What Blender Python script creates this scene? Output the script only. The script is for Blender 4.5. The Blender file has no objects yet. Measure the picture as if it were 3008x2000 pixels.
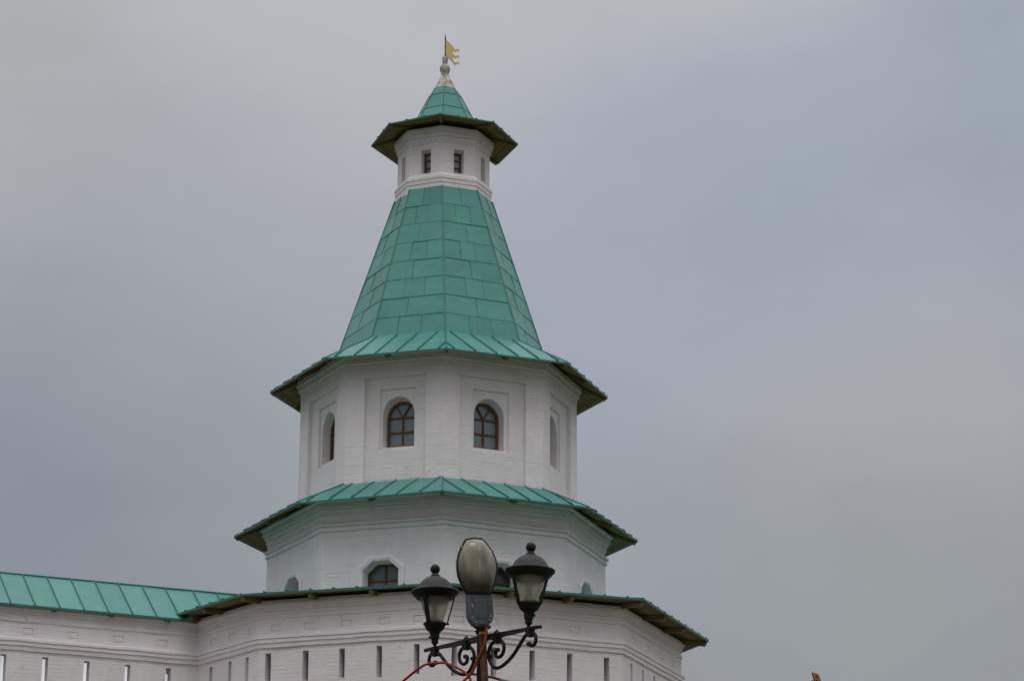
import bpy, math, random
from mathutils import Vector, Matrix, noise, Quaternion
from mathutils.geometry import delaunay_2d_cdt
R = math.radians
random.seed(7)
sc = bpy.context.scene
COL = sc.collection

# ------------------------------------------------------------------ camera
cam_d = bpy.data.cameras.new('camera')
cam = bpy.data.objects.new('camera', cam_d)
COL.objects.link(cam)
PITCH, ROLL, YAW = R(16.8611), R(-0.3270), R(1.4715)
fwd = Vector((math.sin(YAW)*math.cos(PITCH), math.cos(YAW)*math.cos(PITCH), math.sin(PITCH)))
r0 = Vector((math.cos(YAW), -math.sin(YAW), 0)); u0 = r0.cross(fwd)
rt = r0*math.cos(ROLL) - u0*math.sin(ROLL)
up = r0*math.sin(ROLL) + u0*math.cos(ROLL)
M = Matrix((rt, up, -fwd)).transposed().to_4x4()
cam.matrix_world = M
cam_d.sensor_fit = 'HORIZONTAL'; cam_d.sensor_width = 36.0
cam_d.lens = 36.0*8500/3008
cam_d.clip_start = 0.5; cam_d.clip_end = 3000
sc.camera = cam
sc.render.resolution_x, sc.render.resolution_y = 1024, 680

# ------------------------------------------------------------------ light, sky, exposure
SUN_EL, SUN_AZ = R(62), R(172)
sund = bpy.data.lights.new('sun', 'SUN'); sund.energy = 0.5; sund.angle = R(25); sund.color = (1.0, .965, .93)
sun = bpy.data.objects.new('sun', sund); COL.objects.link(sun)
sv = Vector((math.sin(SUN_AZ)*math.cos(SUN_EL), math.cos(SUN_AZ)*math.cos(SUN_EL), math.sin(SUN_EL)))
sun.rotation_euler = (-sv).to_track_quat('-Z', 'Y').to_euler()
sun.location = (0, -20, 60)
sc.view_settings.view_transform = 'Standard'; sc.view_settings.look = 'None'
sc.view_settings.exposure = 0.0; sc.view_settings.gamma = 1.0

def lin(c):
    return tuple((v/255/12.92 if v/255 <= .04045 else ((v/255+.055)/1.055)**2.4) for v in c)

class NT:
    def __init__(s, tree):
        s.t = tree; s.n = tree.nodes; s.l = tree.links
    def new(s, kind, **kw):
        nd = s.n.new(kind)
        for k, v in kw.items():
            if k.startswith('i_'):
                key = k[2:]; key = int(key) if key.isdigit() else key.replace('_', ' ')
                s.set(nd.inputs[key], v)
            else: setattr(nd, k, v)
        return nd
    def set(s, sock, v):
        if hasattr(v, 'is_output'): s.l.new(v, sock)
        else: sock.default_value = v
    def math(s, op, a, b=0.0, clamp=False):
        nd = s.n.new('ShaderNodeMath'); nd.operation = op; nd.use_clamp = clamp
        s.set(nd.inputs[0], a); s.set(nd.inputs[1], b); return nd.outputs[0]
    def mix(s, f, a, b, blend='MIX'):
        nd = s.n.new('ShaderNodeMix'); nd.data_type = 'RGBA'; nd.blend_type = blend
        s.set(nd.inputs[0], f)
        for i, v in ((6, a), (7, b)):
            s.set(nd.inputs[i], v if hasattr(v, 'is_output') else (*v[:3], 1))
        return nd.outputs[2]
    def ramp(s, f, stops):
        nd = s.n.new('ShaderNodeValToRGB'); s.set(nd.inputs[0], f)
        cr = nd.color_ramp
        while len(cr.elements) < len(stops): cr.elements.new(.5)
        for e, (p, c) in zip(cr.elements, stops):
            e.position = p; e.color = (c, c, c, 1) if isinstance(c, (int, float)) else (*c[:3], 1)
        return nd.outputs[0]
    def noise(s, vec, scale, detail=3, rough=.55, dist=0.0):
        nd = s.n.new('ShaderNodeTexNoise'); s.set(nd.inputs['Vector'], vec)
        nd.inputs['Scale'].default_value = scale; nd.inputs['Detail'].default_value = detail
        nd.inputs['Roughness'].default_value = rough; nd.inputs['Distortion'].default_value = dist
        return nd.outputs['Fac']
    def mapping(s, vec, scale=(1, 1, 1), loc=(0, 0, 0), rot=(0, 0, 0)):
        nd = s.n.new('ShaderNodeMapping'); s.set(nd.inputs[0], vec)
        nd.inputs['Scale'].default_value = scale; nd.inputs['Location'].default_value = loc; nd.inputs['Rotation'].default_value = rot
        return nd.outputs[0]

world = bpy.data.worlds.new('World'); sc.world = world; world.use_nodes = True
w = NT(world.node_tree); w.n.clear()
wout = w.new('ShaderNodeOutputWorld'); bg = w.new('ShaderNodeBackground')
bg.inputs['Strength'].default_value = 0.1
w.l.new(bg.outputs[0], wout.inputs[0])
sky = w.new('ShaderNodeTexSky'); sky.sky_type = 'NISHITA'; sky.sun_disc = False
sky.sun_elevation = SUN_EL; sky.sun_rotation = SUN_AZ; sky.air_density = 1.5; sky.dust_density = 4
tc = w.new('ShaderNodeTexCoord')
dirv = tc.outputs['Generated']
# soft warping of the cloud layer
wn = w.n.new('ShaderNodeTexNoise'); w.l.new(w.mapping(dirv, (1, 1, 1.6)), wn.inputs['Vector'])
wn.inputs['Scale'].default_value = 5.0; wn.inputs['Detail'].default_value = 3; wn.inputs['Roughness'].default_value = .5
wv = w.n.new('ShaderNodeVectorMath'); wv.operation = 'MULTIPLY_ADD'
w.l.new(wn.outputs['Color'], wv.inputs[0]); wv.inputs[1].default_value = (.06, .06, .06); wv.inputs[2].default_value = (-.03, -.03, -.03)
wa = w.n.new('ShaderNodeVectorMath'); wa.operation = 'ADD'
w.l.new(dirv, wa.inputs[0]); w.l.new(wv.outputs[0], wa.inputs[1])
wdir = wa.outputs[0]
sep = w.new('ShaderNodeSeparateXYZ'); w.l.new(wdir, sep.inputs[0])
G = lambda r, g, b: lin((r, g, b))
col = w.ramp(sep.outputs[2], [(0.0, G(140, 145, 151)), (.19, G(150, 153, 158)), (.30, G(166, 169, 176)), (.41, G(187, 188, 192)), (.62, (.86, .86, .88)), (1.0, (1.45, 1.45, 1.47))])
def blob(col, d, rad, c, f):
    nd = w.n.new('ShaderNodeVectorMath'); nd.operation = 'DISTANCE'
    w.l.new(wdir, nd.inputs[0]); nd.inputs[1].default_value = d
    mr = w.new('ShaderNodeMapRange', interpolation_type='SMOOTHSTEP')
    w.l.new(nd.outputs['Value'], mr.inputs[0])
    mr.inputs[1].default_value = rad; mr.inputs[2].default_value = 0.0
    mr.inputs[3].default_value = 0.0; mr.inputs[4].default_value = f
    return w.mix(mr.outputs[0], col, G(*c))
col = blob(col, (-.1403, .9633, .2286), .125, (136, 143, 152), .9)
col = blob(col, (.1859, .9179, .3506), .12, (151, 162, 175), .8)
col = blob(col, (.19, .935, .300), .07, (146, 156, 168), .6)
col = blob(col, (.1686, .9468, .2741), .095, (173, 174, 177), .7)
col = blob(col, (.0798, .9463, .3133), .12, (163, 170, 186), .75)
col = blob(col, (.0957, .9702, .2224), .06, (149, 154, 162), .5)
col = blob(col, (.1396, .9533, .2679), .085, (172, 173, 177), .7)
col = blob(col, (.1180, .9360, .3310), .095, (158, 167, 181), .65)
col = blob(col, (.150, .968, .205), .09, (152, 156, 158), .7)
col = blob(col, (-.145, .9129, .3828), .09, (170, 173, 174), .8)
col = blob(col, (-.10, .945, .31), .08, (164, 168, 175), .5)
for bx in (-.172, -.14, -.105):      # assumed bright break low in the sky, added to brighten the wall slits
    col = blob(col, (bx, math.sqrt(1-bx*bx-.158**2), .158), .045, (232, 234, 238), 1.0)
col = blob(col, (.19, .90, .40), .06, (152, 163, 175), .7)
fine = w.noise(w.mapping(dirv, (1, 1, 2.2)), 9.0, 5, .55, .4)
col = w.mix(1.0, col, w.ramp(fine, [(.3, .972), (.7, 1.028)]), 'MULTIPLY')
grain = w.noise(w.mapping(dirv, (1, 1, 2.0)), 30.0, 4, .6)
col = w.mix(1.0, col, w.ramp(grain, [(.3, .985), (.7, 1.015)]), 'MULTIPLY')
sc10 = w.new('ShaderNodeVectorMath'); sc10.operation = 'SCALE'
w.l.new(col, sc10.inputs[0]); sc10.inputs['Scale'].default_value = 10.0
col = w.mix(0.95, sky.outputs[0], sc10.outputs[0])
w.l.new(col, bg.inputs['Color'])

# ------------------------------------------------------------------ materials
def material(name):
    m = bpy.data.materials.new(name); m.use_nodes = True
    t = NT(m.node_tree); t.n.clear()
    out = t.new('ShaderNodeOutputMaterial'); b = t.new('ShaderNodeBsdfPrincipled')
    t.l.new(b.outputs[0], out.inputs[0])
    return m, t, b

def uvc(t): return t.new('ShaderNodeTexCoord').outputs['UV']
def objc(t): return t.new('ShaderNodeTexCoord').outputs['Object']

def bump(t, h, dist, strength=1.0, normal=None):
    nd = t.new('ShaderNodeBump'); t.set(nd.inputs['Height'], h)
    nd.inputs['Distance'].default_value = dist; nd.inputs['Strength'].default_value = strength
    if normal is not None: t.l.new(normal, nd.inputs['Normal'])
    return nd.outputs[0]

def whitewash(name, base, alt, green=0.0):
    m, t, b = material(name)
    uv = uvc(t); ob = objc(t)
    wob = t.noise(ob, .9, 3)
    sepu = t.new('ShaderNodeSeparateXYZ'); t.l.new(uv, sepu.inputs[0])
    v2 = t.math('ADD', sepu.outputs[1], t.math('MULTIPLY', t.math('SUBTRACT', wob, .5), .16))
    cmb = t.new('ShaderNodeCombineXYZ'); t.l.new(sepu.outputs[0], cmb.inputs[0]); t.l.new(v2, cmb.inputs[1])
    br = t.new('ShaderNodeTexBrick'); t.l.new(cmb.outputs[0], br.inputs['Vector'])
    br.inputs['Scale'].default_value = 1.0; br.inputs['Brick Width'].default_value = 2.6; br.inputs['Row Height'].default_value = .135
    br.inputs['Mortar Size'].default_value = .011; br.inputs['Mortar Smooth'].default_value = .5
    br.inputs['Color1'].default_value = (.4, .4, .4, 1); br.inputs['Color2'].default_value = (1, 1, 1, 1); br.inputs['Mortar'].default_value = (.6, .6, .6, 1)
    # course cracks come and go under many coats of paint
    mask = t.ramp(t.noise(t.mapping(ob, (.8, .8, 3.2)), 1.4, 4, .65), [(.50, 0.0), (.70, 1.0)])
    mort = t.math('MULTIPLY', br.outputs['Fac'], mask)
    n1 = t.noise(ob, 1.1, 5, .6); n2 = t.noise(t.mapping(ob, (1.6, 1.6, .35)), 2.2, 4, .65); n3 = t.noise(ob, 22, 3, .6)
    c = t.mix(t.ramp(n1, [(.35, 0.0), (.68, 1.0)]), base, alt)
    c = t.mix(1.0, c, t.ramp(n2, [(.3, .955), (.62, 1.015)]), 'MULTIPLY')
    c = t.mix(t.math('MULTIPLY', mort, .14), c, (.34, .325, .30))
    spots = t.ramp(t.noise(ob, 5.5, 2, .5), [(.735, 0.0), (.76, 1.0)])
    c = t.mix(t.math('MULTIPLY', spots, .5), c, (.30, .25, .20))
    if green:
        g = t.ramp(t.noise(t.mapping(ob, (1.5, 1.5, .4)), .9, 3), [(.2, green*.5), (.7, green)])
        c = t.mix(g, c, (.50, .62, .57))
    t.set(b.inputs['Base Color'], c); b.inputs['Roughness'].default_value = .92
    b.inputs['Specular IOR Level'].default_value = .2
    h = t.math('ADD', t.math('MULTIPLY', n3, .35), t.math('MULTIPLY', t.noise(ob, 5, 3), .8))
    h = t.math('ADD', h, t.math('MULTIPLY', br.outputs['Color'], .18))
    h = t.math('SUBTRACT', h, t.math('ADD', t.math('MULTIPLY', mort, .8), t.math('MULTIPLY', br.outputs['Fac'], .13)))
    t.l.new(bump(t, h, .02, .8), b.inputs['Normal'])
    return m

WH = whitewash('whitewashed_brick', (.80, .745, .758), (.84, .795, .808))
WHD = whitewash('whitewashed_brick_drum', (.785, .722, .738), (.825, .772, .788), 0)  # pinker base offsets the green light bounced off the roof below

def tinroof(name, base, alt, dark, seam=False):
    m, t, b = material(name)
    ob = objc(t); uv = uvc(t)
    at = t.new('ShaderNodeAttribute'); at.attribute_name = 'tone'; at.attribute_type = 'GEOMETRY'
    tone = at.outputs['Fac']
    n1 = t.noise(ob, .8, 4, .6); st = t.noise(t.mapping(uv, (5.5, .45, 1)), 1.6, 4, .6)
    c = t.mix(t.ramp(n1, [(.3, 0.0), (.7, 1.0)]), base, alt)
    c = t.mix(1.0, c, t.ramp(tone, [(0.0, .88), (1.0, 1.09)]), 'MULTIPLY')
    c = t.mix(t.ramp(st, [(.50, 0.0), (.78, .5)]), c, tuple(.62*v+.10 for v in alt))
    gr = t.noise(t.mapping(uv, (2.5, .5, 1)), 3.1, 5, .7)
    c = t.mix(t.ramp(gr, [(.56, 0.0), (.76, .5)]), c, dark)
    # chipped spots
    sp = t.math('MULTIPLY', t.ramp(t.noise(t.mapping(uv, (9, 4, 1)), 1.0, 3, .6), [(.70, 0.0), (.74, 1.0)]), t.ramp(t.noise(ob, .33, 2), [(.54, 0.0), (.64, 1.0)]))
    c = t.mix(t.math('MULTIPLY', sp, .55), c, (.10, .13, .12))
    t.set(b.inputs['Base Color'], c)
    t.set(b.inputs['Roughness'], t.ramp(n1, [(.3, .36), (.7, .55)]))
    b.inputs['Specular IOR Level'].default_value = .36
    h = t.math('ADD', t.noise(ob, 2.2, 2, .4), t.math('MULTIPLY', t.noise(ob, 14, 2), .08))
    t.l.new(bump(t, h, .05, .55), b.inputs['Normal'])
    return m

TIN = tinroof('green_painted_sheet', (.054, .245, .212), (.084, .300, .256), (.038, .14, .122))
TIND = tinroof('dark_green_seam', (.030, .135, .122), (.038, .155, .138), (.02, .08, .07))

TINS = tinroof('green_sheet_seam', (.043, .19, .166), (.054, .215, .186), (.03, .11, .095))
def planks(name, a, c2, dark, w=.16):
    m, t, b = material(name)
    uv = uvc(t); ob = objc(t)
    sp = t.new('ShaderNodeSeparateXYZ'); t.l.new(uv, sp.inputs[0])
    q = t.math('DIVIDE', sp.outputs[1], w); fr = t.math('FRACT', q); fl = t.math('FLOOR', q)
    wn_ = t.new('ShaderNodeTexWhiteNoise'); wn_.noise_dimensions = '1D'; t.l.new(fl, wn_.inputs['W'])
    gap = t.math('LESS_THAN', fr, .07)
    gr = t.noise(t.mapping(uv, (1.2, 16, 1)), 2.0, 4, .6)
    c = t.mix(gr, a, c2)
    c = t.mix(1.0, c, t.ramp(wn_.outputs['Value'], [(0, .75), (1, 1.2)]), 'MULTIPLY')
    c = t.mix(t.ramp(t.noise(ob, 1.6, 3), [(.5, 0.0), (.75, .5)]), c, dark)
    c = t.mix(t.math('MULTIPLY', gap, .8), c, (.02, .018, .01))
    t.set(b.inputs['Base Color'], c); b.inputs['Roughness'].default_value = .75
    t.l.new(bump(t, t.math('SUBTRACT', gr, gap), .01, .5), b.inputs['Normal'])
    return m
SOFFIT = planks('olive_painted_boards', (.165, .128, .040), (.205, .165, .055), (.085, .068, .028))
RAFTER = planks('olive_painted_beam', (.155, .125, .038), (.20, .165, .052), (.08, .068, .028), .4)
FRAMEW = planks('brown_stained_wood', (.155, .062, .020), (.20, .08, .026), (.10, .04, .016), .5)
ENDWOOD = planks('orange_brown_beam_end', (.24, .11, .04), (.30, .14, .05), (.15, .07, .03), .5)

def flat(name, c, rough=.5, metal=0.0, spec=.5, var=.25, scale=8, bd=.002):
    m, t, b = material(name)
    ob = objc(t); n = t.noise(ob, scale, 4, .6)
    cc = t.mix(1.0, c, t.ramp(n, [(.3, 1-var), (.7, 1+var)]), 'MULTIPLY')
    t.set(b.inputs['Base Color'], cc); b.inputs['Metallic'].default_value = metal
    b.inputs['Specular IOR Level'].default_value = spec
    t.set(b.inputs['Roughness'], t.ramp(n, [(.3, max(.03, rough-.08)), (.7, min(1, rough+.08))]))
    if bd: t.l.new(bump(t, n, bd, .5), b.inputs['Normal'])
    return m
def pane_mat(name, c, c2):
    m, t, b = material(name)
    ob = objc(t)
    cc = t.mix(t.ramp(t.noise(ob, .9, 3), [(.35, 0.0), (.65, 1.0)]), c, c2)
    t.set(b.inputs['Base Color'], cc); b.inputs['Roughness'].default_value = .06
    b.inputs['Specular IOR Level'].default_value = .6
    t.l.new(bump(t, t.noise(ob, 1.5, 2), .01, .25), b.inputs['Normal'])
    return m
PANE = pane_mat('grey_blue_glass', (.18, .22, .26), (.215, .255, .295))
PANEL_ = pane_mat('pale_blue_glass', (.26, .31, .35), (.32, .37, .41))
PANED = pane_mat('dark_glass', (.016, .022, .03), (.03, .038, .048))
PANEM = pane_mat('dim_blue_glass', (.085, .105, .125), (.15, .175, .20))
SHADE = flat('dark_hollow_shade', (.02, .019, .018), .95, var=.2)  # near-black colour in place of shade inside gaps and hollows
IRON = flat('black_lamp_iron', (.007, .0075, .009), .48, 0, .22, .3, 25)
IROND = flat('dusty_black_dome', (.036, .036, .038), .6, 0, .3, .25, 18)
GREYP = flat('grey_lamp_housing', (.085, .096, .108), .45, .2, .5, .15, 14)
def rust():
    m, t, b = material('rusty_steel')
    ob = objc(t); n = t.noise(t.mapping(ob, (1, 1, .35)), 30, 5, .7)
    c = t.mix(t.ramp(n, [(.35, 0.0), (.65, 1.0)]), (.040, .020, .013), (.135, .055, .022))
    t.set(b.inputs['Base Color'], c); b.inputs['Roughness'].default_value = .8
    t.l.new(bump(t, n, .004, .6), b.inputs['Normal']); return m
RUST = rust()
REDC = flat('red_cable_sheath', (.30, .020, .010), .45, 0, .35, .25, 9)
REDO = flat('orange_red_cable_sheath', (.34, .045, .009), .45, 0, .35, .25, 9)
GREYC = flat('grey_cable_sheath', (.22, .21, .20), .6)
YEL = flat('yellow_tape', (.50, .37, .03), .5, 0, .5, .15, 40)
GOLD = flat('gilded_sheet', (.76, .575, .22), .55, .05, .4, .03, 3)
GOLDE = flat('gilded_edge', (.60, .33, .05), .40, .4, .5, .12, 5)
ORNG = flat('orange_painted_steel', (.36, .125, .012), .5, 0, .5, .35, 9)
DARKM = flat('dark_metal', (.05, .042, .04), .5, .3, .5, .2, 20)
PEWT = flat('pale_metal', (.35, .38, .38), .4, .5, .5, .15, 20)
def plaster():
    m, t, b = material('peeling_plaster')
    ob = objc(t)
    n = t.noise(t.mapping(ob, (1, 1, .6)), 4.2, 5, .65)
    c = t.mix(t.ramp(n, [(.43, 0.0), (.52, 1.0)]), (.34, .275, .22), (.58, .565, .55))
    d = t.noise(ob, 6.5, 3, .6)
    c = t.mix(t.ramp(d, [(.55, 0.0), (.7, .6)]), c, (.16, .145, .11))
    t.set(b.inputs['Base Color'], c); b.inputs['Roughness'].default_value = .9
    t.l.new(bump(t, n, .02, .7), b.inputs['Normal']); return m
PLAST = plaster()
def stone():
    m, t, b = material('weathered_stone')
    ob = objc(t)
    n = t.noise(ob, 3.2, 4, .6)
    c = t.mix(t.ramp(n, [(.40, 0.0), (.62, 1.0)]), (.22, .205, .165), (.56, .555, .54))
    t.set(b.inputs['Base Color'], c); b.inputs['Roughness'].default_value = .9
    t.l.new(bump(t, n, .01, .5), b.inputs['Normal']); return m
STONE = stone()
def frosted():
    m, t, b = material('ribbed_frosted_glass')
    uv = uvc(t)
    sp = t.new('ShaderNodeSeparateXYZ'); t.l.new(uv, sp.inputs[0])
    rib = t.math('SINE', t.math('MULTIPLY', sp.outputs[0], 2*math.pi*96))
    n = t.noise(t.mapping(uv, (6, 2, 1)), 2, 3)
    c = t.mix(n, (.58, .56, .45), (.68, .66, .54))
    c = t.mix(t.math('MULTIPLY', t.math('ADD', rib, 1.0), .10), c, (.12, .11, .08))
    t.set(b.inputs['Base Color'], c); b.inputs['Roughness'].default_value = .8
    b.inputs['Transmission Weight'].default_value = .70; b.inputs['IOR'].default_value = 1.08
    b.inputs['Specular IOR Level'].default_value = .6
    t.l.new(bump(t, rib, .003, .5), b.inputs['Normal'])
    return m
FROST = frosted()
def bowlglass():
    m, t, b = material('dirty_highlit_lamp_bowl')
    uv = uvc(t); ob = objc(t)
    sp = t.new('ShaderNodeSeparateXYZ'); t.l.new(uv, sp.inputs[0])
    st = t.noise(t.mapping(uv, (4.5, .5, 1)), 1.5, 3, .55)
    c = t.mix(t.ramp(st, [(.3, 0.0), (.7, 1.0)]), (.10, .092, .070), (.31, .27, .175))  # light streaks put the bowl's highlights into its colour
    big = t.noise(t.mapping(uv, (2.2, 1.4, 1), (.2, .1, 0)), 1.5, 3)
    c = t.mix(t.ramp(big, [(.45, 0.0), (.7, .8)]), c, (.085, .078, .068))
    low = t.math('ADD', sp.outputs[1], t.math('MULTIPLY', t.math('SUBTRACT', t.noise(uv, 5, 4, .65), .5), .32))
    c = t.mix(t.ramp(low, [(.14, .96), (.40, 0.0)]), c, (.030, .020, .013))
    t.set(b.inputs['Base Color'], c); b.inputs['Roughness'].default_value = .38
    b.inputs['Coat Weight'].default_value = .8; b.inputs['Coat Roughness'].default_value = .12
    t.l.new(bump(t, st, .003, .3), b.inputs['Normal']); return m
BOWL = bowlglass()
def ground_mat():
    m, t, b = material('dry_grass_ground')
    ob = objc(t)
    n = t.noise(ob, .25, 5, .65); n2 = t.noise(ob, 6, 4, .7)
    c = t.mix(n, (.075, .072, .040), (.13, .115, .075)); c = t.mix(t.math('MULTIPLY', n2, .6), c, (.05, .06, .025))
    t.set(b.inputs['Base Color'], c); b.inputs['Roughness'].default_value = .95
    t.l.new(bump(t, n2, .05, .8), b.inputs['Normal']); return m
GRND = ground_mat()

# ------------------------------------------------------------------ mesh helpers
class MB:
    def __init__(s): s.v = []; s.f = []; s.uv = []; s.mi = []; s.tone = []
    def add(s, pts, uv=None, mi=0, tone=.5):
        i = len(s.v); s.v += [Vector(p) for p in pts]; s.f.append(list(range(i, i+len(pts))))
        s.uv.append(uv if uv else [(p[0]+p[1], p[2]) for p in pts]); s.mi.append(mi); s.tone.append(tone)
    def box(s, o, a, b, c, mi=0, tone=.5):
        """box spanned from corner o by vectors a, b, c"""
        o, a, b, c = Vector(o), Vector(a), Vector(b), Vector(c)
        P = [o, o+a, o+a+b, o+b, o+c, o+a+c, o+a+b+c, o+b+c]
        la, lb, lc = a.length, b.length, c.length
        for idx, (x, y) in (((0, 3, 2, 1), (lb, la)), ((4, 5, 6, 7), (la, lb)), ((0, 1, 5, 4), (la, lc)), ((1, 2, 6, 5), (lb, lc)), ((2, 3, 7, 6), (la, lc)), ((3, 0, 4, 7), (lb, lc))):
            s.add([P[k] for k in idx], [(0, 0), (x, 0), (x, y), (0, y)], mi, tone)
    def prism(s, loop, off, mi=0, tone=.5, cap=True):
        n = len(loop); L2 = [Vector(p)+Vector(off) for p in loop]
        if cap: s.add(loop, None, mi, tone); s.add(L2[::-1], None, mi, tone)
        for i in range(n):
            j = (i+1) % n; s.add([loop[i], loop[j], L2[j], L2[i]], None, mi, tone)
    def tube(s, pts, rad, seg=10, mi=0, cap=True):
        pts = [Vector(p) for p in pts]; n = len(pts)
        rad = rad if isinstance(rad, (list, tuple)) else [rad]*n
        T = []
        for i in range(n):
            d = pts[min(i+1, n-1)]-pts[max(i-1, 0)]; T.append(d.normalized())
        ref = Vector((0, 0, 1)) if abs(T[0].z) < .9 else Vector((1, 0, 0))
        nrm = (ref-T[0]*ref.dot(T[0])).normalized(); rings = []
        for i in range(n):
            nrm = (nrm-T[i]*nrm.dot(T[i])).normalized(); b = T[i].cross(nrm)
            rings.append([pts[i]+(nrm*math.cos(a)+b*math.sin(a))*rad[i] for a in [2*math.pi*k/seg for k in range(seg)]])
        ln = 0
        for i in range(n-1):
            l2 = ln+(pts[i+1]-pts[i]).length
            for k in range(seg):
                j = (k+1) % seg
                s.add([rings[i][k], rings[i][j], rings[i+1][j], rings[i+1][k]], [(k/seg, ln), ((k+1)/seg, ln), ((k+1)/seg, l2), (k/seg, l2)], mi)
            ln = l2
        if cap: s.add(rings[0][::-1], None, mi); s.add(rings[-1], None, mi)
    def lathe(s, c, prof, seg=24, mi=0, axis=None):
        c = Vector(c)
        q = Vector((0, 0, 1)).rotation_difference(axis) if axis else Quaternion()
        def P(r, z, k): a = 2*math.pi*k/seg; return c+q @ Vector((r*math.cos(a), r*math.sin(a), z))
        for (ra, za), (rb, zb) in zip(prof[:-1], prof[1:]):
            for k in range(seg):
                uv = [(k/seg, za), ((k+1)/seg, za), ((k+1)/seg, zb), (k/seg, zb)]
                p = [P(ra, za, k), P(ra, za, k+1), P(rb, zb, k+1), P(rb, zb, k)]
                if ra < 1e-5: p, uv = p[1:], uv[1:]
                elif rb < 1e-5: p, uv = p[:3], uv[:3]
                s.add(p, uv, mi)

BASE = {}
def mesh_obj(name, mb, mats, parent=None, jit=0.0, smooth=0.0, base=None, merge=True):
    root = parent
    while root is not None and root.parent is not None: root = root.parent
    b = Vector(BASE[root.name]) if root is not None else Vector(base if base else (0, 0, 0))
    me = bpy.data.meshes.new(name)
    vs = []
    for p in mb.v:
        if jit: p = p+noise.noise_vector(p*1.3)*jit+noise.noise_vector(p*4.1+Vector((7, 3, 1)))*jit*.5
        vs.append(p-b)
    # merge coincident vertices
    idx = {}; nv = []; mp = []
    for p in vs:
        k = (round(p.x, 4), round(p.y, 4), round(p.z, 4)) if merge else len(nv)
        if k not in idx: idx[k] = len(nv); nv.append(p)
        mp.append(idx[k])
    F = []; keep = []
    for i, f in enumerate(mb.f):
        g = []; loops = []
        for li, q in enumerate(f):
            m_ = mp[q]
            if m_ not in g: g.append(m_); loops.append(li)
        if len(g) >= 3: F.append(g); keep.append((i, loops))
    me.from_pydata([tuple(p) for p in nv], [], F)
    uvl = me.uv_layers.new(name='UVMap'); at = me.attributes.new('tone', 'FLOAT', 'FACE')
    for pi, (i, loops) in enumerate(keep):
        pl = me.polygons[pi]; pl.material_index = mb.mi[i]
        at.data[pi].value = mb.tone[i]
        for li, lo in zip(pl.loop_indices, loops): uvl.data[li].uv = mb.uv[i][lo]
        if smooth: pl.use_smooth = True
    for m in (mats if isinstance(mats, (list, tuple)) else [mats]): me.materials.append(m)
    me.validate(); me.update()
    if smooth:
        try: me.set_sharp_from_angle(angle=R(smooth))
        except Exception: pass
    o = bpy.data.objects.new(name, me); COL.objects.link(o)
    if parent is not None: o.parent = parent
    else: o.location = b; BASE[o.name] = b
    return o
def thing(name, label, cat, base, group=None):
    o = bpy.data.objects.new(name, None); COL.objects.link(o); o.location = base; o.empty_display_size = .3
    BASE[o.name] = Vector(base); o['label'] = label; o['category'] = cat
    if group: o['group'] = group
    return o
def tag(o, label, cat, group=None):
    o['label'] = label; o['category'] = cat
    if group: o['group'] = group
    return o

V2 = lambda p: Vector((p[0], p[1]))
DLT = {-1: R(2.469), 1: R(-.232)}
def octagon(r, phi, cx=0.0, dl=True, angs=None):
    """corner list k = -3..4; the camera-facing corner is index 3"""
    out = []
    for k in range(-3, 5):
        a = R(phi)+k*math.pi/4+(DLT.get(k, 0) if dl else 0)
        out.append((cx+r*math.sin(a), 100-r*math.cos(a)))
    return out
def offset_poly(P, d, closed=True):
    n = len(P); out = []
    def en(i, j):
        e = (V2(P[j])-V2(P[i])).normalized(); return Vector((e.y, -e.x))
    for i in range(n):
        if closed or 0 < i < n-1:
            a, b = en((i-1) % n, i), en(i, (i+1) % n)
            out.append(tuple(V2(P[i])+(a+b)*(d/(1+a.dot(b)))))
        else:
            a = en(0, 1) if i == 0 else en(n-2, n-1)
            out.append(tuple(V2(P[i])+a*d))
    return out
def ring(mb, P, prof, closed=True, step=.4, mi=0, faces=None, u0=0.0):
    """sweep profile [(offset, z)...] around polygon P (offset outward)"""
    n = len(P); polys = [offset_poly(P, d, closed) for d, z in prof]
    vv = [prof[0][1]]
    for (d0, z0), (d1, z1) in zip(prof[:-1], prof[1:]): vv.append(vv[-1]-math.hypot(d1-d0, z1-z0))
    u = u0
    for i in range(n if closed else n-1):
        j = (i+1) % n
        L = (V2(P[j])-V2(P[i])).length; seg = max(1, int(round(L/step)))
        if faces is None or i in faces:
            for q in range(len(prof)-1):
                A, B = polys[q], polys[q+1]; za, zb = prof[q][1], prof[q+1][1]
                for s in range(seg):
                    f0, f1 = s/seg, (s+1)/seg
                    a0 = V2(A[i]).lerp(V2(A[j]), f0); a1 = V2(A[i]).lerp(V2(A[j]), f1)
                    b0 = V2(B[i]).lerp(V2(B[j]), f0); b1 = V2(B[i]).lerp(V2(B[j]), f1)
                    mb.add([(*b0, zb), (*b1, zb), (*a1, za), (*a0, za)], [(u+L*f0, vv[q+1]), (u+L*f1, vv[q+1]), (u+L*f1, vv[q]), (u+L*f0, vv[q])], mi)
        u += L
    return u
def inside(p, loop):
    c = False; n = len(loop); j = n-1
    for i in range(n):
        (xi, yi), (xj, yj) = loop[i], loop[j]
        if (yi > p[1]) != (yj > p[1]) and p[0] < (xj-xi)*(p[1]-yi)/(yj-yi)+xi: c = not c
        j = i
    return c
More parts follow.
